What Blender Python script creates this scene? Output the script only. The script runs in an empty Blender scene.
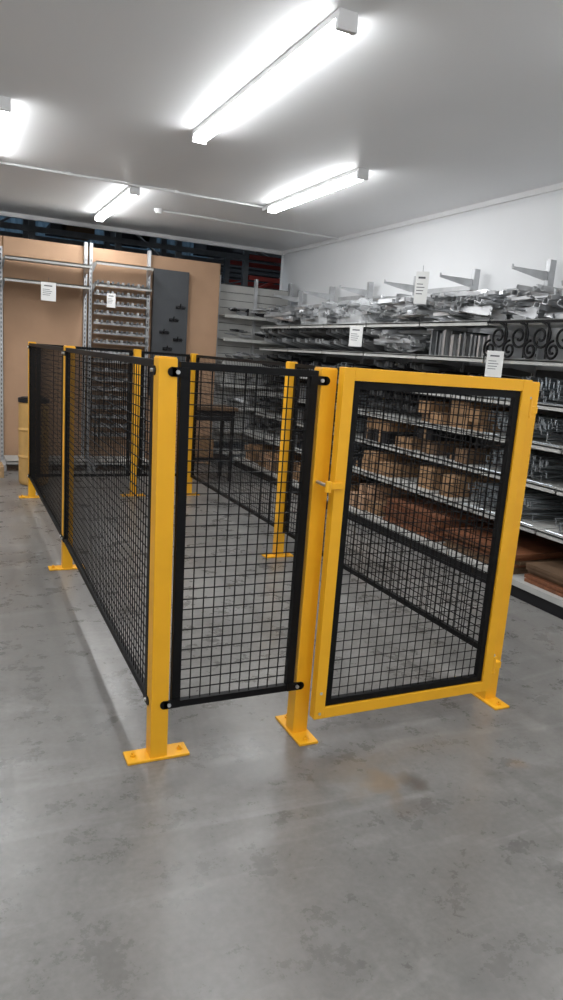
import bpy, math, random
from mathutils import Vector, Matrix, Euler
random.seed(7)
S = bpy.context.scene
S.view_settings.view_transform = 'Standard'
S.view_settings.look = 'None'
S.view_settings.exposure = 0.0

# ------------------------------------------------------------------ materials
def mat(name, col, rough=0.5, metal=0.0, var=0.12, scale=6.0, bump=0.0, col2=None, emit=None, es=0.0, alpha=1.0, stretch=None, coat=0.0, spec=0.5):
    m = bpy.data.materials.new(name); m.use_nodes = True
    nt = m.node_tree; N = nt.nodes; L = nt.links
    b = N['Principled BSDF']
    tc = N.new('ShaderNodeTexCoord')
    mp = N.new('ShaderNodeMapping'); L.new(tc.outputs['Object'], mp.inputs['Vector'])
    if stretch: mp.inputs['Scale'].default_value = stretch
    nz = N.new('ShaderNodeTexNoise'); nz.inputs['Scale'].default_value = scale; nz.inputs['Detail'].default_value = 5
    L.new(mp.outputs['Vector'], nz.inputs['Vector'])
    rp = N.new('ShaderNodeValToRGB')
    c2 = col2 if col2 else tuple(min(1, c*(1+var)) for c in col)
    c1 = col if col2 else tuple(c*(1-var) for c in col)
    rp.color_ramp.elements[0].position = 0.3; rp.color_ramp.elements[1].position = 0.7
    rp.color_ramp.elements[0].color = (*c1, 1); rp.color_ramp.elements[1].color = (*c2, 1)
    L.new(nz.outputs['Fac'], rp.inputs['Fac']); L.new(rp.outputs['Color'], b.inputs['Base Color'])
    b.inputs['Roughness'].default_value = rough; b.inputs['Metallic'].default_value = metal
    b.inputs['Alpha'].default_value = alpha
    b.inputs['Coat Weight'].default_value = coat
    b.inputs['Specular IOR Level'].default_value = spec
    if emit:
        b.inputs['Emission Color'].default_value = (*emit, 1); b.inputs['Emission Strength'].default_value = es
    if bump > 0:
        bp = N.new('ShaderNodeBump'); bp.inputs['Strength'].default_value = bump; bp.inputs['Distance'].default_value = 0.01
        L.new(nz.outputs['Fac'], bp.inputs['Height']); L.new(bp.outputs['Normal'], b.inputs['Normal'])
    return m

YEL = mat('yellow_powdercoat', (0.90, 0.445, 0.018), 0.42, var=0.03, scale=9, spec=0.4)
BLK = mat('black_powdercoat', (0.0035, 0.0035, 0.004), 0.5, var=0.1, spec=0.2)
STEEL = mat('zinc_steel', (0.62, 0.63, 0.64), 0.3, 0.75)
GREYM = mat('galv_grey', (0.22, 0.23, 0.24), 0.4, 0.5, var=0.3)
GREYL = mat('galv_light', (0.52, 0.53, 0.54), 0.35, 0.4, var=0.2)
SILV = mat('silver_wire', (0.42, 0.46, 0.49), 0.3, 0.8)
SHELFW = mat('shelf_white', (0.46, 0.46, 0.44), 0.45, var=0.05)
SHELFD = mat('shelf_back_grey', (0.10, 0.10, 0.10), 0.6, var=0.1)
KICK = mat('kick_black', (0.012, 0.012, 0.014), 0.5, spec=0.3)
MDF = mat('mdf_board', (0.48, 0.30, 0.185), 0.7, var=0.06, scale=3)
CARD = mat('cardboard', (0.31, 0.18, 0.09), 0.8, var=0.2)
CARDD = mat('cardboard_dark', (0.13, 0.075, 0.04), 0.8, var=0.2)
WOOD = mat('brown_timber', (0.19, 0.07, 0.03), 0.55, var=0.3, scale=3, stretch=(1, 12, 12))
PINE = mat('pine_timber', (0.50, 0.33, 0.17), 0.65, var=0.2, scale=3, stretch=(12, 1, 12))
AMBER = mat('tan_drum', (0.60, 0.36, 0.12), 0.5, var=0.12)
PAPER = mat('paper', (0.82, 0.82, 0.80), 0.8, var=0.02)
INK = mat('ink', (0.12, 0.12, 0.13), 0.8)
DARKP = mat('charcoal_panel', (0.06, 0.065, 0.072), 0.5, var=0.06)
WALLM = mat('painted_wall', (0.83, 0.84, 0.85), 0.6, var=0.015, scale=2, bump=0.02)
CEILM = mat('painted_ceiling', (0.90, 0.905, 0.91), 0.5, var=0.01, scale=1.2)
TRIM = mat('white_trim', (0.84, 0.84, 0.84), 0.4, var=0.02)
LAMP = mat('lamp_diffuser', (0.9, 0.9, 0.9), 0.4, emit=(0.97, 0.985, 1.0), es=46.0)
LAMPS = mat('lamp_diffuser_side', (0.9, 0.9, 0.9), 0.4, emit=(0.97, 0.985, 1.0), es=17.0)
LAMPB = mat('lamp_body', (0.80, 0.80, 0.80), 0.4, var=0.02)
BLUEC = mat('blue_corrugated', (0.17, 0.27, 0.36), 0.5, var=0.4, scale=0.8)
WHG = mat('warehouse_steel', (0.14, 0.15, 0.16), 0.5, var=0.2)
DKW = mat('warehouse_dark', (0.05, 0.05, 0.055), 0.8)
RED = mat('red_paint', (0.30, 0.03, 0.02), 0.5)
PLAST = mat('plastic_wrap', (0.75, 0.77, 0.78), 0.12, alpha=0.4, bump=0.6, scale=14)
ROOFM = mat('warehouse_roof', (0.3, 0.32, 0.35), 0.7)
WHFILL = mat('warehouse_fill_emitter', (0.9, 0.9, 0.9), 0.4, emit=(0.75, 0.88, 1.0), es=40.0)

def concrete():
    m = bpy.data.materials.new('polished_concrete'); m.use_nodes = True
    nt = m.node_tree; N = nt.nodes; L = nt.links; b = N['Principled BSDF']
    tc = N.new('ShaderNodeTexCoord')
    def noise(scale, detail, sc=(1, 1, 1), rot=0, dist=0.0, rough=0.55):
        mp = N.new('ShaderNodeMapping'); mp.inputs['Scale'].default_value = sc; mp.inputs['Rotation'].default_value = (0, 0, rot)
        L.new(tc.outputs['Object'], mp.inputs['Vector'])
        n = N.new('ShaderNodeTexNoise'); n.inputs['Scale'].default_value = scale; n.inputs['Detail'].default_value = detail
        n.inputs['Distortion'].default_value = dist; n.inputs['Roughness'].default_value = rough
        L.new(mp.outputs['Vector'], n.inputs['Vector']); return n
    def ramp(src, p0, c0, p1, c1):
        r = N.new('ShaderNodeValToRGB'); r.color_ramp.elements[0].position = p0; r.color_ramp.elements[1].position = p1
        r.color_ramp.elements[0].color = (*c0, 1); r.color_ramp.elements[1].color = (*c1, 1)
        L.new(src, r.inputs['Fac']); return r
    def mix(fac, a, bb, mode='MIX', f=1.0):
        x = N.new('ShaderNodeMix'); x.data_type = 'RGBA'; x.blend_type = mode
        if fac is None: x.inputs[0].default_value = f
        else: L.new(fac, x.inputs[0])
        for s, i in ((a, 6), (bb, 7)):
            if isinstance(s, tuple): x.inputs[i].default_value = (*s, 1)
            else: L.new(s, x.inputs[i])
        return x.outputs[2]
    n1 = noise(0.8, 8, dist=0.8)
    c = ramp(n1.outputs['Fac'], 0.34, (0.168, 0.161, 0.151), 0.66, (0.255, 0.247, 0.235)).outputs['Color']
    n2 = noise(5, 10, rough=0.75)
    c = mix(None, c, ramp(n2.outputs['Fac'], 0.34, (0.78, 0.78, 0.78), 0.66, (1.10, 1.10, 1.10)).outputs['Color'], 'MULTIPLY', 0.9)
    n3 = noise(2.4, 8, sc=(0.35, 1.9, 1), rot=0.7, dist=2.2)
    c = mix(ramp(n3.outputs['Fac'], 0.54, (0, 0, 0), 0.72, (0.42, 0.42, 0.42)).outputs['Color'], c, (0.35, 0.343, 0.33))
    n4 = noise(1.6, 8, sc=(1.9, 0.4, 1), rot=-0.35, dist=2.4)
    c = mix(ramp(n4.outputs['Fac'], 0.55, (0, 0, 0), 0.72, (0.5, 0.5, 0.5)).outputs['Color'], c, (0.11, 0.106, 0.10))
    n5 = noise(45, 4)
    c = mix(None, c, ramp(n5.outputs['Fac'], 0.3, (0.84, 0.84, 0.84), 0.7, (1.10, 1.10, 1.10)).outputs['Color'], 'MULTIPLY', 0.8)
    geo = tc.outputs['Object']
    ns = noise(9, 5)
    for (x, y, r, col, st) in [(1.42, 1.91, 0.10, (0.22, 0.145, 0.08), 0.7), (1.52, 1.88, 0.08, (0.065, 0.05, 0.04), 0.75), (1.36, 1.96, 0.18, (0.21, 0.17, 0.125), 0.5), (1.45, 1.76, 0.10, (0.11, 0.09, 0.075), 0.5),
                               (1.85, 1.83, 0.05, (0.08, 0.07, 0.06), 0.4), (1.62, 1.50, 0.05, (0.07, 0.06, 0.06), 0.5), (2.0, 1.86, 0.05, (0.21, 0.13, 0.07), 0.4), (1.15, 1.15, 0.12, (0.11, 0.11, 0.105), 0.35),
                               (0.9, 2.3, 0.25, (0.13, 0.125, 0.12), 0.3), (2.1, 1.75, 0.1, (0.1, 0.09, 0.08), 0.35), (1.3, 2.12, 0.08, (0.09, 0.085, 0.08), 0.45), (0.72, 2.15, 0.10, (0.11, 0.105, 0.10), 0.35)]:
        d = N.new('ShaderNodeVectorMath'); d.operation = 'DISTANCE'; L.new(geo, d.inputs[0]); d.inputs[1].default_value = (x, y, 0)
        a = N.new('ShaderNodeMath'); a.operation = 'MULTIPLY_ADD'; L.new(ns.outputs['Fac'], a.inputs[0]); a.inputs[1].default_value = r*3.0; L.new(d.outputs['Value'], a.inputs[2])
        mr = N.new('ShaderNodeMapRange'); L.new(a.outputs[0], mr.inputs['Value'])
        mr.inputs['From Min'].default_value = r*1.5; mr.inputs['From Max'].default_value = r*2.5; mr.inputs['To Min'].default_value = st; mr.inputs['To Max'].default_value = 0
        c = mix(mr.outputs['Result'], c, col)
    L.new(c, b.inputs['Base Color'])
    rr = ramp(n2.outputs['Fac'], 0.3, (0.22, 0.22, 0.22), 0.75, (0.40, 0.40, 0.40)); L.new(rr.outputs['Color'], b.inputs['Roughness'])
    bp = N.new('ShaderNodeBump'); bp.inputs['Strength'].default_value = 0.06; bp.inputs['Distance'].default_value = 0.01
    L.new(n2.outputs['Fac'], bp.inputs['Height']); L.new(bp.outputs['Normal'], b.inputs['Normal'])
    return m
CONC = concrete()

# ------------------------------------------------------------------ mesh builder
class MB:
    def __init__(s): s.v = []; s.f = []; s.m = []; s.sm = []
    def add(s, vs, fs, mi=0, M=None, smooth=False):
        o = len(s.v)
        for p in vs:
            p = Vector(p)
            if M is not None: p = M @ p
            s.v.append(p)
        for f in fs: s.f.append([i+o for i in f]); s.m.append(mi); s.sm.append(smooth)
    def box(s, x0, x1, y0, y1, z0, z1, mi=0, M=None):
        s.add([(x0, y0, z0), (x1, y0, z0), (x1, y1, z0), (x0, y1, z0), (x0, y0, z1), (x1, y0, z1), (x1, y1, z1), (x0, y1, z1)],
              [(0, 3, 2, 1), (4, 5, 6, 7), (0, 1, 5, 4), (1, 2, 6, 5), (2, 3, 7, 6), (3, 0, 4, 7)], mi, M)
    def prism(s, prof, y0, y1, mi=0, M=None):   # profile in xz extruded along y
        n = len(prof)
        vs = [(x, y0, z) for x, z in prof]+[(x, y1, z) for x, z in prof]
        fs = [(i, (i+1) % n, (i+1) % n+n, i+n) for i in range(n)]+[tuple(range(n))[::-1], tuple(range(n, 2*n))]
        s.add(vs, fs, mi, M)
    def cyl(s, p0, p1, r, n=8, mi=0, M=None, r1=None):
        p0 = Vector(p0); p1 = Vector(p1); d = (p1-p0).normalized()
        a = Vector((0, 0, 1)) if abs(d.z) < 0.9 else Vector((1, 0, 0))
        u = d.cross(a).normalized(); w = d.cross(u); r1 = r if r1 is None else r1
        vs = []
        for p, rr in ((p0, r), (p1, r1)):
            for i in range(n):
                t = 2*math.pi*i/n; vs.append(p+u*math.cos(t)*rr+w*math.sin(t)*rr)
        s.add(vs, [(i, (i+1) % n, (i+1) % n+n, i+n) for i in range(n)], mi, M, n > 5)
        s.add(vs, [tuple(range(n))[::-1], tuple(range(n, 2*n))], mi, M)
    def path(s, pts, r, n=6, mi=0, M=None):
        for a, b in zip(pts[:-1], pts[1:]): s.cyl(a, b, r, n, mi, M)
    def obj(s, name, mats, bevel=0.0, recentre=True, loc=None, rotz=0.0, rot=None):
        me = bpy.data.meshes.new(name)
        off = Vector((0, 0, 0))
        if recentre and loc is None:
            xs = [p.x for p in s.v]; ys = [p.y for p in s.v]; zs = [p.z for p in s.v]
            off = Vector(((min(xs)+max(xs))/2, (min(ys)+max(ys))/2, min(zs)))
        me.from_pydata([p-off for p in s.v], [], s.f)
        for m in mats: me.materials.append(m)
        for p, mi, sm in zip(me.polygons, s.m, s.sm): p.material_index = mi; p.use_smooth = sm
        me.update()
        o = bpy.data.objects.new(name, me); S.collection.objects.link(o)
        o.location = off if loc is None else loc
        o.rotation_euler = rot if rot else (0, 0, rotz)
        if bevel > 0:
            b = o.modifiers.new('bevel', 'BEVEL'); b.width = bevel; b.segments = 2; b.limit_method = 'ANGLE'; b.angle_limit = math.radians(50)
        return o

# ------------------------------------------------------------------ room
H = 3.0; XW = 4.4; YE = 9.8
def simple(name, m, *b, **k):
    q = MB(); q.box(*b); return q.obj(name, [m], recentre=False, **k)
simple('floor', CONC, -3.6, 10.0, -3.1, 16.1, -0.1, 0.0)
simple('ceiling', CEILM, -3.6, XW+0.1, -3.1, YE, H, H+0.1)
simple('wall_right', WALLM, XW, XW+0.1, -3.1, YE, 0, H)
simple('wall_left', WALLM, -3.6, -3.5, -3.1, YE, 0, H)
simple('wall_rear', WALLM, -3.5, XW, -3.1, -3.0, 0, H)
simple('wall_fascia', DKW, -3.6, 10, YE, YE+0.1, H+0.1, 7)
simple('trim_1', TRIM, XW-0.03, XW, -3.0, YE, H-0.045, H)
simple('trim_2', TRIM, XW-0.012, XW+0.112, YE-0.02, YE+0.02, 0, H)
q = MB(); q.box(-3.6, XW+0.1, YE-0.03, YE+0.02, H-0.05, H); q.obj('trim_3', [TRIM], recentre=False)
# warehouse beyond
q = MB(); x = -3.6; st = []
while x < 10:
    st += [(x, 16.0), (x+0.06, 15.94), (x+0.14, 15.94), (x+0.20, 16.0)]; x += 0.26
vs = [(a, b, 0) for a, b in st]+[(a, b, 7) for a, b in st]; n = len(st)
q.add(vs, [(i, i+1, i+1+n, i+n) for i in range(n-1)], 0)
q.obj('wall_warehouse_back', [BLUEC], recentre=False)
simple('wall_warehouse_left', DKW, -3.7, -3.6, YE, 16, 0, 7)
simple('wall_warehouse_right', DKW, 10, 10.1, YE, 16, 0, 7)
simple('ceiling_warehouse', ROOFM, -3.6, 10, YE, 16, 7, 7.1)
for X in (0.5, 5.5):  # unseen high lamps added to light the warehouse
    q = MB(); q.box(X-0.6, X+0.6, 12.6, 12.9, 6.85, 6.95); q.cyl((X, 12.75, 6.95), (X, 12.75, 7.0), 0.03, 8, 1)
    q.obj('warehouse_fill_light', [WHFILL, LAMPB])
q = MB(); z = 0.0      # dark slatted panel added to stand in for the dark warehouse interior
while z < 4.6:
    q.prism([(5.4, z), (9.6, z), (9.6, z+0.1), (5.4, z+0.1)], 15.86, 15.90); q.box(5.4, 9.6, 15.84, 15.87, z+0.03, z+0.07); z += 0.11
q.box(5.3, 5.4, 15.8, 15.92, 0, 4.7, 1); q.box(9.6, 9.7, 15.8, 15.92, 0, 4.7, 1); q.box(5.3, 9.7, 15.6, 15.92, 4.65, 5.0, 1)
q.obj('dark_interior_panel', [DKW, WHG])
# pallet rack in the warehouse, loaded
q = MB()
for X in (-1.2, 0.1, 1.1, 2.35, 3.3, 4.45, 7.4):
    for Y in (11.4, 12.3):
        q.box(X-0.045, X+0.045, Y-0.04, Y+0.04, 0, 4.6)
    for k in range(7): q.cyl((X, 11.4, 0.3+0.6*k), (X, 12.3, 0.3+0.6*k+(0.5 if k % 2 else -0.0)), 0.015, 5)
for z, c in ((1.4, 0), (3.02, 0), (3.5, 1), (4.3, 0)):
    for Y in (11.36, 12.34): q.box(-1.2, 4.4, Y-0.02, Y+0.02, z, z+0.08, c if Y > 12 else 0)
for z in (1.4, 2.72, 3.05):
    for Y in (11.36, 12.34): q.box(4.5, 7.4, Y-0.03, Y+0.03, z, z+0.07, 1)
q.cyl((4.5, 11.5, 2.5), (6.0, 11.5, 3.2), 0.03, 6, 1); q.cyl((4.5, 11.6, 3.3), (6.4, 11.6, 2.6), 0.03, 6, 0)
q.cyl((0.1, 11.42, 2.7), (1.1, 11.42, 3.4), 0.02, 6, 0); q.cyl((2.35, 11.42, 3.4), (3.3, 11.42, 2.7), 0.02, 6, 0)
for i in range(22):
    X = random.uniform(4.6, 6.9); z = random.choice([1.48, 2.80]); w = random.uniform(0.15, 0.4); h = random.uniform(0.08, 0.22)
    q.box(X, X+w, 11.45+random.uniform(0, 0.2), 12.2, z, z+h, random.choice([2, 3, 3, 1]))
for i in range(12):
    X = random.uniform(-1.0, 3.9); w = random.uniform(0.2, 0.5); q.box(X, X+w, 11.5, 12.2, 3.10, 3.10+random.uniform(0.08, 0.3), random.choice([2, 3, 0]))
q.obj('pallet_rack', [WHG, RED, CARDD, DKW], bevel=0.0)

# ------------------------------------------------------------------ lights
def batten(X, Y0, Y1):
    q = MB(); T = H-0.001
    q.box(X-0.046, X+0.046, Y0, Y1, T-0.03, T, 0)
    a, b = Y0+0.03, Y1-0.03
    pr = [(-0.042, -0.03), (-0.044, -0.058), (-0.032, -0.075), (0.032, -0.075), (0.044, -0.058), (0.042, -0.03)]
    for k in range(5):
        (xa, za), (xb, zb) = pr[k], pr[k+1]
        q.add([(X+xa, a, T+za), (X+xb, a, T+zb), (X+xb, b, T+zb), (X+xa, b, T+za)], [(0, 1, 2, 3)], 1 if k in (1, 2, 3) else 2)
    for a in (Y0, Y1-0.03):
        q.box(X-0.048, X+0.048, a, a+0.03, T-0.08, T-0.03, 0)
    return q.obj('batten_light', [LAMPB, LAMP, LAMPS])
for X, a, b in [(1.60, 3.04, 5.14), (2.97, 5.18, 6.98), (1.62, 7.15, 9.0), (0.33, 5.25, 6.92), (0.33, 0.9, 2.7), (2.97, 0.9, 2.7), (1.6, -1.6, 0.4), (-1.2, 3.07, 5.08), (-1.2, 7.1, 8.95), (-1.2, -1.6, 0.4), (0.33, -2.6, -1.8), (2.97, -2.6, -1.8)]:  # rear battens out of view include some added to brighten the ceiling
    batten(X, a, b)
q = MB(); q.cyl((-3.5, 7.08, H-0.014), (2.97, 7.08, H-0.014), 0.011, 8, 0)
for x in range(-3, 3): q.box(x-0.02, x+0.02, 7.06, 7.10, H-0.026, H-0.001, 0)
q.box(2.92, 3.02, 7.0, 7.1, H-0.05, H-0.001, 0)
q.obj('cable_conduit', [TRIM])
q = MB(); q.cyl((2.1, 8.1, H-0.014), (XW-0.002, 8.1, H-0.014), 0.011, 8, 0); q.cyl((2.1, 8.1, H-0.001), (2.1, 8.1, H-0.05), 0.05, 16, 0, r1=0.035)
q.obj('cable_conduit', [TRIM])

# ------------------------------------------------------------------ fence
PH = 1.475; PS = 0.0325
def post(x, y, along='x', tilt=0.0):
    q = MB()
    q.box(-PS, PS, -PS, PS, 0.008, PH-0.004, 0)
    q.box(-PS+0.002, PS-0.002, -PS+0.002, PS-0.002, PH-0.004, PH, 0)
    a, b = 0.118, 0.042
    if along == 'y': a, b = b, a
    q.box(-a, a, -b, b, 0, 0.01, 0)
    for sg in (-1, 1):
        c = (sg*0.09, 0) if along == 'x' else (0, sg*0.09)
        q.cyl((c[0], c[1], 0.01), (c[0], c[1], 0.018), 0.011, 6, 1); q.cyl((c[0], c[1], 0.018), (c[0], c[1], 0.026), 0.006, 8, 1)
    for p in q.v:
        if p.z > 0.02: p.x += tilt*p.z
    return q.obj('fence_post', [YEL, YEL], bevel=0.003, loc=(x, y, 0))
XL, XB, XR = 0.685, 1.262, 2.256
XA = 0.675; TA = -0.0155
Y0, Y1, Y2 = 2.35, 4.735, 7.06
post(XA, Y0, 'x', TA); post(XB, Y0, 'y'); post(XR, Y0, 'y')
post(XL, Y1); post(XL, Y2); post(XR, Y1); post(XR, Y2); post(1.67, Y2)

def grid(q, x0, x1, z0, z1, mi, pitch=0.0395, r=0.0018):
    nx = round((x1-x0)/pitch); nz = round((z1-z0)/pitch)
    for i in range(1, nx):
        x = x0+(x1-x0)*i/nx; q.box(x-r, x+r, -2*r, 0, z0-0.005, z1+0.005, mi)
    for i in range(1, nz):
        z = z0+(z1-z0)*i/nz; q.box(x0-0.005, x1+0.005, 0, 2*r, z-r, z+r, mi)
def panel(name, L, loc, rotz, z0=0.2, z1=1.462, out=-1, warp=None):
    q = MB(); f = 0.032; t = 0.0125; h = L/2
    q.box(-h, -h+f, -t, t, z0, z1, 0); q.box(h-f, h, -t, t, z0, z1, 0)
    q.box(-h+f, h-f, -t, t, z0, z0+f*0.8, 0); q.box(-h+f, h-f, -t, t, z1-f*0.8, z1, 0)
    grid(q, -h+f, h-f, z0+f*0.8, z1-f*0.8, 0)
    for sx in (-1, 1):
        for z in (z0+0.018, z1-0.035):
            ya, yb = (-t-0.006, -t) if out < 0 else (t, t+0.006)
            xa, xb = sorted((sx*(h-0.03), sx*(h+0.03)))
            q.box(xa, xb, ya, yb, z-0.016, z+0.016, 0)
            c = sx*(h+0.012); e = ya-0.007 if out < 0 else yb+0.007
            q.cyl((c, ya, z), (c, e, z), 0.007, 10, 1)
            q.cyl((sx*(h+0.028), ya, z), (sx*(h+0.028), yb, z), 0.0165, 14, 0)
    if warp:
        for p in q.v: warp(p, h)
    return q.obj(name, [BLK, STEEL], bevel=0.0, loc=loc, rotz=rotz)
G = 0.012
def wf(p, h): p.x += TA*p.z*(h-p.x)/(2*h)
def wl(p, h): p.y += (TA*p.z-(XL-XA))*(h+p.x)/(2*h)
panel('mesh_fence_panel', XB-XA-2*PS-2*G, ((XA+XB)/2, Y0-0.018, 0), 0, warp=wf)
R = math.pi/2
for a, b in ((Y0, Y1), (Y1, Y2)):
    panel('mesh_fence_panel', b-a-2*PS-2*G, (XL-0.018, (a+b)/2, 0), -R, warp=wl if a == Y0 else None)
    panel('mesh_fence_panel', b-a-2*PS-2*G, (XR+0.018, (a+b)/2, 0), R)
panel('mesh_fence_panel', XR-1.67-2*PS-2*G, ((XR+1.67)/2, Y2+0.018, 0), math.pi)
panel('mesh_fence_panel', 1.67-XL-2*PS-2*G, ((XL+1.67)/2, Y2+0.018, 0), math.pi)

# gate
q = MB(); gx0, gx1, gz0, gz1 = 1.276, 2.164, 0.105, 1.482; f = 0.046; t = 0.02
gc = (gx0+gx1)/2; h = (gx1-gx0)/2
q.box(-h, -h+f, -t, t, gz0, gz1, 0); q.box(h-f, h, -t, t, gz0, gz1, 0)
q.box(-h+f, h-f, -t, t, gz0, gz0+f, 0); q.box(-h+f, h-f, -t, t, gz1-f, gz1, 0)
g = f+0.002; k = 0.028; tb = 0.012
q.box(-h+g, -h+g+k, -tb, tb, gz0+g, gz1-g, 1); q.box(h-g-k, h-g, -tb, tb, gz0+g, gz1-g, 1)
q.box(-h+g+k, h-g-k, -tb, tb, gz0+g, gz0+g+k, 1); q.box(-h+g+k, h-g-k, -tb, tb, gz1-g-k, gz1-g, 1)
grid(q, -h+g+k, h-g-k, gz0+g+k, gz1-g-k, 1)
for z in (0.22, 1.37):     # hinges: barrels between stile and post
    q.cyl((h+0.022, 0.01, z-0.035), (h+0.022, 0.01, z+0.035), 0.016, 12, 0)
    q.cyl((h+0.022, 0.01, z-0.045), (h+0.022, 0.01, z-0.035), 0.02, 12, 0)
    q.cyl((h+0.022, 0.01, z+0.035), (h+0.022, 0.01, z+0.043), 0.011, 6, 2)
    q.box(h-0.002, h+0.022, -0.004, 0.016, z-0.02, z+0.02, 0)
    q.box(h+0.022, h+0.068, 0.0, 0.0622, z-0.025, z+0.005, 0)
for z in (1.05,):          # latch
    q.box(-h-0.03, -h+0.03, -t-0.01, -t, z-0.012, z+0.012, 0)
    q.cyl((-h-0.035, -t-0.016, z-0.02), (-h-0.035, -t-0.016, z+0.02), 0.012, 10, 0)
    q.cyl((-h-0.03, -t-0.005, z), (-h-0.03, 0.06, z), 0.007, 8, 2)
for z in (gz0+0.023, gz0+0.11): q.cyl((-h+f/2, -t-0.003, z), (-h+f/2, -t, z), 0.006, 8, 2)
q.obj('mesh_gate', [YEL, BLK, STEEL], bevel=0.0015, loc=(gc, 2.255, 0))

# ------------------------------------------------------------------ stock generators
def arm(q, M, L, h, mi, t=0.004):
    prof = [(0, 0), (0, -h*0.9), (0.03, -h), (L*0.55, -h*0.62), (L, -h*0.25), (L, 0.018), (L-0.012, 0.018), (L-0.014, 0)]
    q.prism([(a, b) for a, b in prof], -t, t, mi, M)
    for z in (-h*0.15, -h*0.6):
        q.box(-0.016, 0, -t*0.6, t*0.6, z-0.018, z, mi, M); q.box(-0.016, -0.010, -t*0.6, t*0.6, z-0.03, z, mi, M)
    q.box(0.02, L-0.02, -t*2.2, t*2.2, -0.003, 0.0, mi, M)
def channel(q, M, L, w, mi):      # open C profile
    t = 0.003
    q.box(0, L, -w/2, w/2, 0, t, mi, M); q.box(0, L, -w/2, -w/2+t, 0, w*0.7, mi, M); q.box(0, L, w/2-t, w/2, 0, w*0.7, mi, M)
    q.box(0, L, -w/2, -w/4, w*0.7, w*0.7+t, mi, M); q.box(0, L, w/4, w/2, w*0.7, w*0.7+t, mi, M)
def clampv(q, x1, y0, y1, z):
    for p in q.v:
        if p.z < z: p.z = z+0.001
        p.x = min(p.x, x1); p.y = max(y0, min(p.y, y1))
def wrap(q, x, y, z, sx, sy, sz, mi):
    n = 14; m = 8; vs = []
    for i in range(m+1):
        ph = math.pi*i/m*0.5
        for j in range(n):
            t = 2*math.pi*j/n; r = math.sin(ph)**0.5*random.uniform(0.88, 1.1) if i else 0.01
            vs.append((x+sx*math.copysign(abs(math.cos(t))**0.6, math.cos(t))*r, y+sy*math.copysign(abs(math.sin(t))**0.6, math.sin(t))*r, z+max(0.0, sz*math.cos(ph)**0.7*random.uniform(0.85, 1.12))))
    q.add(vs, [(i*n+j, i*n+(j+1) % n, (i+1)*n+(j+1) % n, (i+1)*n+j) for i in range(m) for j in range(n)], mi)
def heap(name, x0, x1, y0, y1, z, h, n, mats, Lr=(0.26, 0.42), chan=0, plastic=False):
    q = MB()
    for i in range(n):
        L = random.uniform(*Lr); hh = random.uniform(0.05, 0.1); mi = random.randrange(len(mats))
        L = min(L, x1-x0)
        zz = z+0.05+(h-0.07)*random.random()
        y = random.uniform(y0+0.05, y1-0.05); x = random.uniform(x0, x0+max(0.02, x1-x0-L))
        if i % 5 < 3:
            M = Matrix.Translation((x+L, y, zz)) @ Euler((random.choice([0.1, 1.2, -1.2, 1.5, 0.3])+random.uniform(-.2, .2), random.uniform(-.12, .12), math.pi+random.uniform(-.25, .25))).to_matrix().to_4x4()
        else:
            yy = random.uniform(y0, max(y0+0.02, y1-L)); x = random.uniform(x0+0.04, x1-0.12)
            M = Matrix.Translation((x, yy, zz)) @ Euler((random.uniform(-.3, 0.3)+(1.4 if i % 2 else 0), random.uniform(-.08, .08), math.pi/2+random.uniform(-.2, .2))).to_matrix().to_4x4()
        arm(q, M, L, hh, mi)
    for i in range(chan):
        w = random.uniform(0.03, 0.055); zz = z+h*random.uniform(0.3, 0.95); mi = random.choice([1, 1, 2])
        if i % 3:
            L = random.uniform(0.35, 0.47); y = random.uniform(y0+0.05, y1-0.05)
            M = Matrix.Translation((x0+random.uniform(-0.02, 0.02), y, zz)) @ Euler((random.uniform(-.5, .5), random.uniform(-.15, .1), random.uniform(-.5, .5))).to_matrix().to_4x4()
        else:
            L = random.uniform(0.5, 0.8); y = random.uniform(y0, y1-L); x = random.uniform(x0+0.03, x0+0.25)
            M = Matrix.Translation((x, y, zz)) @ Euler((random.uniform(-.5, .5), random.uniform(-.06, .06), math.pi/2+random.uniform(-.12, .12))).to_matrix().to_4x4()
        channel(q, M, L, w, mi)
    if plastic:
        wrap(q, (x0+x1)/2, (y0+y1)/2, z+0.001, 0.21, 0.37, h+0.04, len(mats)); mats = list(mats)+[PLAST]
    clampv(q, x1, y0, y1, z)
    return q.obj(name, mats)
def armrow(name, x0, x1, y0, y1, z, h, mats, pitch=0.026):
    q = MB(); y = y0+0.02
    while y < y1-0.02:
        for lv in range(2):
            if random.random() < 0.85:
                zz = z+h*(0.5 if lv == 0 else 1.0)+random.uniform(-0.012, 0.012)
                M = Matrix.Translation((x1-0.01, y, zz)) @ Euler((random.uniform(-.12, .12), 0, math.pi+random.uniform(-.05, .05))).to_matrix().to_4x4()
                arm(q, M, min(x1-x0-0.02, random.choice([0.3, 0.38, 0.45])), h*0.48, random.randrange(len(mats)), 0.003)
        y += pitch*random.uniform(0.8, 1.3)
    clampv(q, x1, y0, y1, z)
    return q.obj(name, mats)
def bars(name, x0, x1, y0, y1, z, h, mats, pitch=0.035):
    q = MB(); y = y0
    while y < y1-pitch:
        hh = h*random.uniform(0.7, 1.0); xa = x0+random.uniform(0, 0.06); mi = random.randrange(len(mats))
        q.box(xa, x1, y, y+0.004, z, z+hh, mi); q.box(xa, xa+0.004, y, y+pitch*0.75, z, z+hh, mi); q.box(xa, x1, y, y+pitch*0.7, z+hh-0.004, z+hh, mi)
        y += pitch*random.uniform(0.9, 1.4)
    return q.obj(name, mats)
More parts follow.
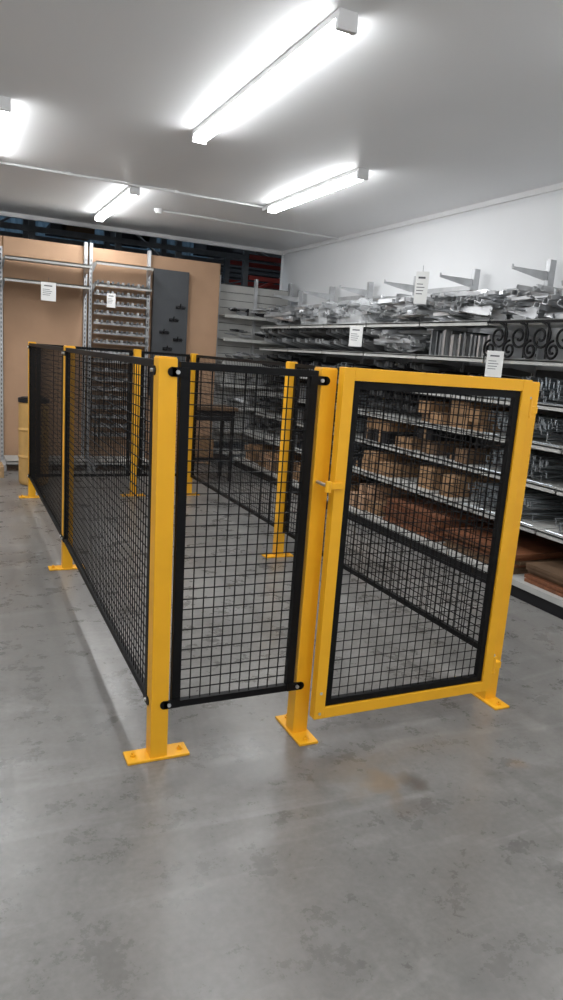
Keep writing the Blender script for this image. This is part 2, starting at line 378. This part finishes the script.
def wires(name, x0, x1, y0, y1, z, h, n, mats):
    q = MB()
    for i in range(n):
        zz = z+0.01+h*random.random()*0.8; yy = random.uniform(y0+0.05, y1-0.2)
        x = random.uniform(x0, x0+0.05); dy = random.uniform(0.0, 0.16); mi = random.randrange(len(mats))
        zt = zz+random.uniform(-0.02, 0.05); zt = max(z+0.008, min(zt, z+h)); r = 0.004
        p = [(x1-0.05, yy, zt), (x, yy+dy, zz), (x-0.0, yy+dy, min(zz+0.035, z+h)), (x+0.02, yy+dy+0.03, min(zz+0.04, z+h)), (x1-0.05, yy+0.04, zt)]
        q.path(p, r, 4, mi)
    q.path([(x0, y0+0.03, z+0.006), (x0, y1-0.03, z+0.006)], 0.005, 4, 0)
    return q.obj(name, mats)
def boxes(name, x0, x1, y0, y1, z, h, mats, wy=(0.16, 0.3)):
    q = MB(); y = y0
    while y < y1-wy[0]:
        w = min(random.uniform(*wy), y1-y); zz = z
        if random.random() < 0.2: y += w*0.5; continue
        while zz < z+h-0.06:
            hh = min(random.uniform(0.05, 0.14), z+h-zz); xa = x0+random.uniform(0, 0.1); mi = random.randrange(len(mats))
            q.box(xa, x1, y+random.uniform(0, 0.02), y+w-0.01-random.uniform(0, 0.02), zz, zz+hh-0.003, mi)
            q.box(xa-0.001, xa, y+w*0.42, y+w*0.55, zz+0.005, zz+hh-0.005, len(mats)-1)
            if random.random() < 0.35: break
            zz += hh
        y += w
    return q.obj(name, mats, bevel=0.0)
def boards(name, x0, x1, y0, y1, z, h, mats):
    q = MB(); zz = z
    while zz < z+h:
        xa = x0+random.uniform(0, 0.05); ya = y0+random.uniform(0, 0.05)
        q.box(xa, x1, ya, y1-random.uniform(0, 0.05), zz, zz+0.022, random.randrange(len(mats))); zz += 0.025
    return q.obj(name, mats)

# ------------------------------------------------------------------ right gondola
ys = [2.62+0.9*i for i in range(8)]
tiers = [0.47, 0.75, 1.03, 1.31, 1.61, 1.89]
XBK = 4.27
q = MB()
for i, y in enumerate(ys):
    zt = 2.40 if i > 1 else 2.12
    q.box(XBK, XBK+0.06, y-0.022, y+0.022, 0, zt, 0)
    for k in range(40): q.box(XBK-0.001, XBK, y-0.005, y+0.005, 0.1+0.05*k, 0.125+0.05*k, 2)
    q.box(3.52, XBK, y-0.02, y+0.02, 0, 0.08, 0)
    if i > 1:      # bare cantilever arms and cross profiles near the top of the uprights
        arm(q, Matrix.Translation((XBK, y, 2.31)) @ Matrix.Rotation(math.pi, 4, 'Z'), 0.36, 0.07, 0)
        if i in (3, 5): q.box(XBK-0.03, XBK, y-0.02, y+0.62, 2.215, 2.255, 0)
        if i in (2, 4): q.box(XBK-0.03, XBK, y-0.02, y+0.45, 2.17, 2.20, 0)
q.box(XBK+0.01, XBK+0.03, ys[0], ys[-1], 0.1, 1.55, 3)
q.box(3.49, 3.51, ys[0], ys[-1], 0.0, 0.085, 2)
q.box(3.47, XBK, ys[0], ys[-1], 0.085, 0.125, 1)
for z in tiers:
    for a, b in zip(ys[:-1], ys[1:]):
        xf = 3.62 if z < 0.6 else 3.75
        q.box(xf, XBK, a+0.012, b-0.012, z-0.012, z, 1)
        q.box(xf, xf+0.015, a+0.012, b-0.012, z-0.035, z+0.003, 1)
        for yy in (a+0.008, b-0.012):
            q.prism([(xf+0.03, z-0.012), (XBK, z-0.012), (XBK, z-0.09), (xf+0.03, z-0.03)], yy, yy+0.004, 0)
q.obj('gondola_shelving', [GREYL, SHELFW, KICK, SHELFD], bevel=0.0)
MG = [GREYM, GREYL, STEEL]
for i, (a, b) in enumerate(zip(ys[:-1], ys[1:])):
    a += 0.03; b -= 0.03
    heap('bracket_pile', 3.76, 4.25, a, b, 1.892, 0.22 if i in (4, 5) else 0.24, 40, MG, chan=24, plastic=i in (4, 5))
    if i in (0, 1): pass
    elif i == 2: bars('shelf_rail_stack', 3.78, 4.25, a, b, 1.611, 0.22, [GREYM, STEEL, SHELFD])
    elif i == 3: heap('bracket_pile', 3.77, 4.25, a, b, 1.611, 0.2, 40, MG, chan=12)
    else: armrow('bracket_pile', 3.77, 4.25, a, b, 1.611, 0.22, [GREYM, GREYL, SHELFD])
    for z in (0.47, 0.75, 1.03, 1.31):
        xf = (3.65 if z < 0.6 else 3.78)
        if i <= 1:
            wires('wire_hook_stock', xf, 4.25, a, b, z+0.001, 0.18, 85, [SILV, GREYM])
        elif i == 2 and z < 1.2 or i == 3 and z < 0.9:
            boxes('cardboard_boxes', xf, 4.25, a, b, z+0.001, 0.22, [CARD, CARDD, KICK, CARD])
        elif (i+int(z*10)) % 3 == 0:
            bars('shelf_rail_stack', xf, 4.25, a, b, z+0.001, 0.18, [KICK, GREYM, KICK])
        elif (i+int(z*10)) % 3 == 1:
            armrow('bracket_pile', xf, 4.25, a, b, z+0.001, 0.2, [KICK, GREYM, SHELFD])
        else:
            wires('wire_hook_stock', xf, 4.25, a, b, z+0.001, 0.18, 45, [KICK, SILV])
    if i <= 2: boards('timber_board_stack', 3.52, 4.2, a, b, 0.126, 0.10+0.05*i, [WOOD, WOOD, CARDD])
    else: boxes('cardboard_boxes', 3.52, 4.2, a, b, 0.126, 0.24, [CARD, MDF, CARDD])
# black wrought-iron scroll panels hooked over the lip of the top tier
def scroll(q, x, y, z, r, d, r0=0.009):
    pts = []
    for k in range(25):
        t = k/24; a = d*(t*3.2*math.pi)+math.pi/2; rr = r*(1-0.78*t)
        pts.append((x, y+rr*math.cos(a), z+rr*math.sin(a)))
    q.path(pts, r0, 6, 0)
for (a, b) in ((2.66, 3.48), (3.55, 4.40)):
    q = MB(); zb, zt = 1.60, 1.875; x = 3.728
    q.box(x-0.009, x+0.009, a, b, zt-0.009, zt+0.006, 0)
    n = 4; w = (b-a)/n
    for k in range(n):
        yc = a+w*(k+0.5)
        scroll(q, x, yc-0.035, zt-0.105, 0.098, 1); scroll(q, x, yc+0.055, zb+0.075, 0.068, -1)
        q.path([(x, a+w*k+0.008, zt), (x, a+w*k+0.008, zb+0.02)], 0.007, 6, 0)
    for y in (a+0.02, b-0.02):
        q.path([(x, y, zt), (x, y, 1.903), (x+0.03, y, 1.903)], 0.005, 6, 0)
    q.obj('wrought_iron_scroll_panel', [BLK])

# tags
def tag(x, y, z, w=0.15, h=0.21, rotz=0.0):
    q = MB(); q.box(-w/2, w/2, -0.001, 0.001, 0, h, 0)
    q.box(-w*0.3, w*0.25, -0.0018, -0.001, h*0.78, h*0.84, 1)
    for k in range(4): q.box(-w*0.38, w*(0.1+0.07*(k % 3)), -0.0018, -0.001, h*(0.3+0.1*k), h*(0.325+0.1*k), 1)
    q.cyl((0, 0, h), (0, 0.0, h+0.05), 0.0015, 4, 1)
    q.obj('hanging_price_tag', [PAPER, INK], loc=(x, y, z), rotz=rotz)
tag(3.70, 5.28, 2.04, 0.11, 0.27, -0.7); tag(3.69, 6.3, 1.66, 0.13, 0.2, -0.6); tag(3.65, 4.18, 1.47, 0.12, 0.19, -0.7)

# ------------------------------------------------------------------ back display wall
q = MB()
for a, b in ((-0.9, 0.55), (0.56, 1.50), (1.51, 2.24), (2.25, 3.17)):
    q.box(a, b-0.004, 9.0, 9.02, 0.02, 2.62, 0)
for x in (-0.9, 0.55, 1.5, 2.24, 3.13): q.box(x, x+0.05, 9.02, 9.1, 0, 2.62, 1)
q.obj('mdf_display_wall', [MDF, PINE])
q = MB()
for x in (-0.4, 0.53, 1.47, 1.53, 2.23):
    q.box(x-0.018, x+0.018, 8.94, 8.998, 0, 2.66 if x > 1 else 2.5, 0)
    for k in range(48): q.box(x-0.004, x+0.004, 8.939, 8.941, 0.1+0.05*k, 0.125+0.05*k, 2)
    q.box(x-0.02, x+0.02, 8.5, 8.94, 0, 0.07, 0)
for (a, b, z, d) in ((-0.38, 0.51, 2.37, 0.40), (0.55, 1.46, 2.37, 0.40), (-0.38, 0.51, 2.14, 0.35), (0.55, 1.46, 2.14, 0.35), (1.55, 2.22, 2.44, 0.25), (1.55, 2.22, 2.20, 0.2), (0.55, 1.46, 0.12, 0.45), (1.55, 2.22, 0.12, 0.45)):
    q.box(a, b, 8.94-d, 8.94, z-0.012, z, 1); q.box(a, b, 8.94-d, 8.955-d, z-0.035, z, 1)
    for x in (a, b-0.004):
        q.add([(x, 8.95-d, z-0.012), (x, 8.94, z-0.012), (x, 8.94, z-0.11), (x, 8.95-d, z-0.035), (x+.004, 8.95-d, z-0.012), (x+.004, 8.94, z-0.012), (x+.004, 8.94, z-0.11), (x+.004, 8.95-d, z-0.035)],
              [(0, 1, 2, 3), (7, 6, 5, 4), (0, 4, 5, 1), (1, 5, 6, 2), (2, 6, 7, 3), (3, 7, 4, 0)], 0)
for r in range(17):
    z = 0.4+0.112*r
    q.box(1.55, 2.22, 8.80, 8.94, z-0.004, z, 3); q.box(1.55, 2.22, 8.795, 8.80, z-0.012, z+0.012, 0)
    for k in range(11):
        x = 1.57+0.06*k; mi = 3 if (k+r) % 3 else 0
        q.box(x, x+0.01, 8.72+0.03*(k % 2), 8.93, z+0.004, z+0.03, mi)
        q.box(x-0.008, x+0.018, 8.72+0.03*(k % 2), 8.73+0.03*(k % 2), z+0.0, z+0.04, mi)
q.obj('wall_shelf_unit', [GREYL, SHELFW, KICK, GREYM], bevel=0.0)
q = MB()
q.box(2.29, 2.74, 8.93, 8.97, 0.9, 2.46, 0); q.box(2.29, 2.31, 8.97, 8.999, 0.9, 2.46, 0); q.box(2.72, 2.74, 8.97, 8.999, 0.9, 2.46, 0)
for (x, z) in ((2.40, 1.70), (2.52, 1.86), (2.60, 2.02), (2.45, 1.5), (2.58, 1.62)):
    q.cyl((x, 8.93, z), (x, 8.80, z-0.01), 0.008, 8, 1); q.cyl((x, 8.80, z-0.01), (x, 8.77, z+0.04), 0.008, 8, 1); q.box(x-0.02, x+0.1, 8.922, 8.93, z-0.02, z+0.02, 1)
    q.cyl((x+0.08, 8.93, z+.01), (x+0.08, 8.84, z), 0.006, 8, 1)
q.obj('hook_display_panel', [DARKP, KICK])
tag(1.0, 8.53, 1.93, 0.16, 0.2); tag(1.72, 8.66, 1.93, 0.1, 0.16)
# slatwall
q = MB(); z = 0.3
while z < 2.4:
    q.box(3.24, 4.26, 9.18, 9.2, z, z+0.092, 0); q.box(3.24, 4.26, 9.192, 9.21, z+0.092, z+0.1, 1); z += 0.1
for x in (3.22, 3.75, 4.26): q.box(x-0.018, x+0.018, 9.14, 9.2, 0, 2.5, 2)
for z in (2.0, 1.7, 1.4, 1.1, 0.8, 0.5, 0.2):
    q.box(3.24, 4.24, 8.93, 9.18, z-0.015, z-0.001, 0); q.box(3.24, 4.24, 8.92, 8.935, z-0.04, z, 0)
q.obj('slatwall_shelving', [SHELFW, SHELFD, GREYL])
for z in (2.0, 1.7, 1.4, 1.1, 0.8, 0.5): heap('bracket_pile', 3.28, 4.2, 8.95, 9.13, z, 0.15, 14, [GREYM, KICK, GREYL], (0.12, 0.17))

# workbench
q = MB(); q.box(2.45, 3.05, 7.75, 8.2, 0.84, 0.88, 0); q.box(2.48, 3.02, 7.78, 8.17, 0.72, 0.84, 1); q.box(2.5, 3.0, 7.8, 8.15, 0.25, 0.28, 1)
for x in (2.48, 2.98):
    for y in (7.78, 8.13): q.box(x, x+0.04, y, y+0.04, 0, 0.84, 1)
q.box(2.55, 2.8, 7.85, 8.1, 0.28, 0.5, 2)
q.obj('workbench', [CARDD, KICK, CARD], bevel=0.004)
# tan storage drum with black lid
q = MB(); cx, cy = 0.77, 7.75; r = 0.15
prof = [(0.13, 0.002), (r-0.01, 0.01), (r, 0.04), (r, 0.28), (r+0.008, 0.30), (r, 0.32), (r, 0.56), (r+0.008, 0.58), (r, 0.60), (r, 0.84), (r-0.01, 0.86)]
for (ra, za), (rb, zb) in zip(prof[:-1], prof[1:]): q.cyl((cx, cy, za), (cx, cy, zb), ra, 28, 0, r1=rb)
q.cyl((cx, cy, 0.86), (cx, cy, 0.90), r+0.006, 28, 1); q.cyl((cx, cy, 0.90), (cx, cy, 0.91), r-0.02, 28, 1); q.cyl((cx+0.07, cy, 0.91), (cx+0.07, cy, 0.93), 0.025, 12, 1)
q.obj('storage_drum', [AMBER, KICK])
# pallet
q = MB()
for k in range(3): q.box(-0.5, 0.5, 8.1+0.13*k, 8.19+0.13*k, 0.10, 0.12, 0)
for x in (-0.5, 0.0, 0.41):
    q.box(x, x+0.09, 8.1, 8.45, 0.02, 0.10, 0)
for y in (8.1, 8.36): q.box(-0.5, 0.5, y, y+0.09, 0, 0.02, 0)
q.obj('timber_pallet', [PINE], bevel=0.003)

# ------------------------------------------------------------------ world, camera
w = bpy.data.worlds.new('world'); S.world = w; w.use_nodes = True
w.node_tree.nodes['Background'].inputs['Color'].default_value = (0.6, 0.7, 0.8, 1); w.node_tree.nodes['Background'].inputs['Strength'].default_value = 0.3
f = 705.0
D = Vector((-331, -167, f)).normalized()
p = math.radians(11.4); r = math.radians(4.2)
Nn = Vector((-math.sin(r)*math.cos(p), math.cos(r)*math.cos(p), math.sin(p)))
Nn = (Nn-D*Nn.dot(D)).normalized(); W = Nn.cross(D)
ex = Vector((W.x, D.x, -Nn.x)); ey = Vector((W.y, D.y, -Nn.y)); ez = Vector((W.z, D.z, -Nn.z))
cam = bpy.data.cameras.new('camera'); co = bpy.data.objects.new('camera', cam); S.collection.objects.link(co)
M = Matrix((ex, -ey, -ez)).transposed().to_4x4(); M.translation = Vector((0, 0, 1.5))
co.matrix_world = M
cam.sensor_fit = 'VERTICAL'; cam.sensor_height = 36; cam.lens = f*36/1000; cam.clip_start = 0.05; cam.clip_end = 100
S.camera = co
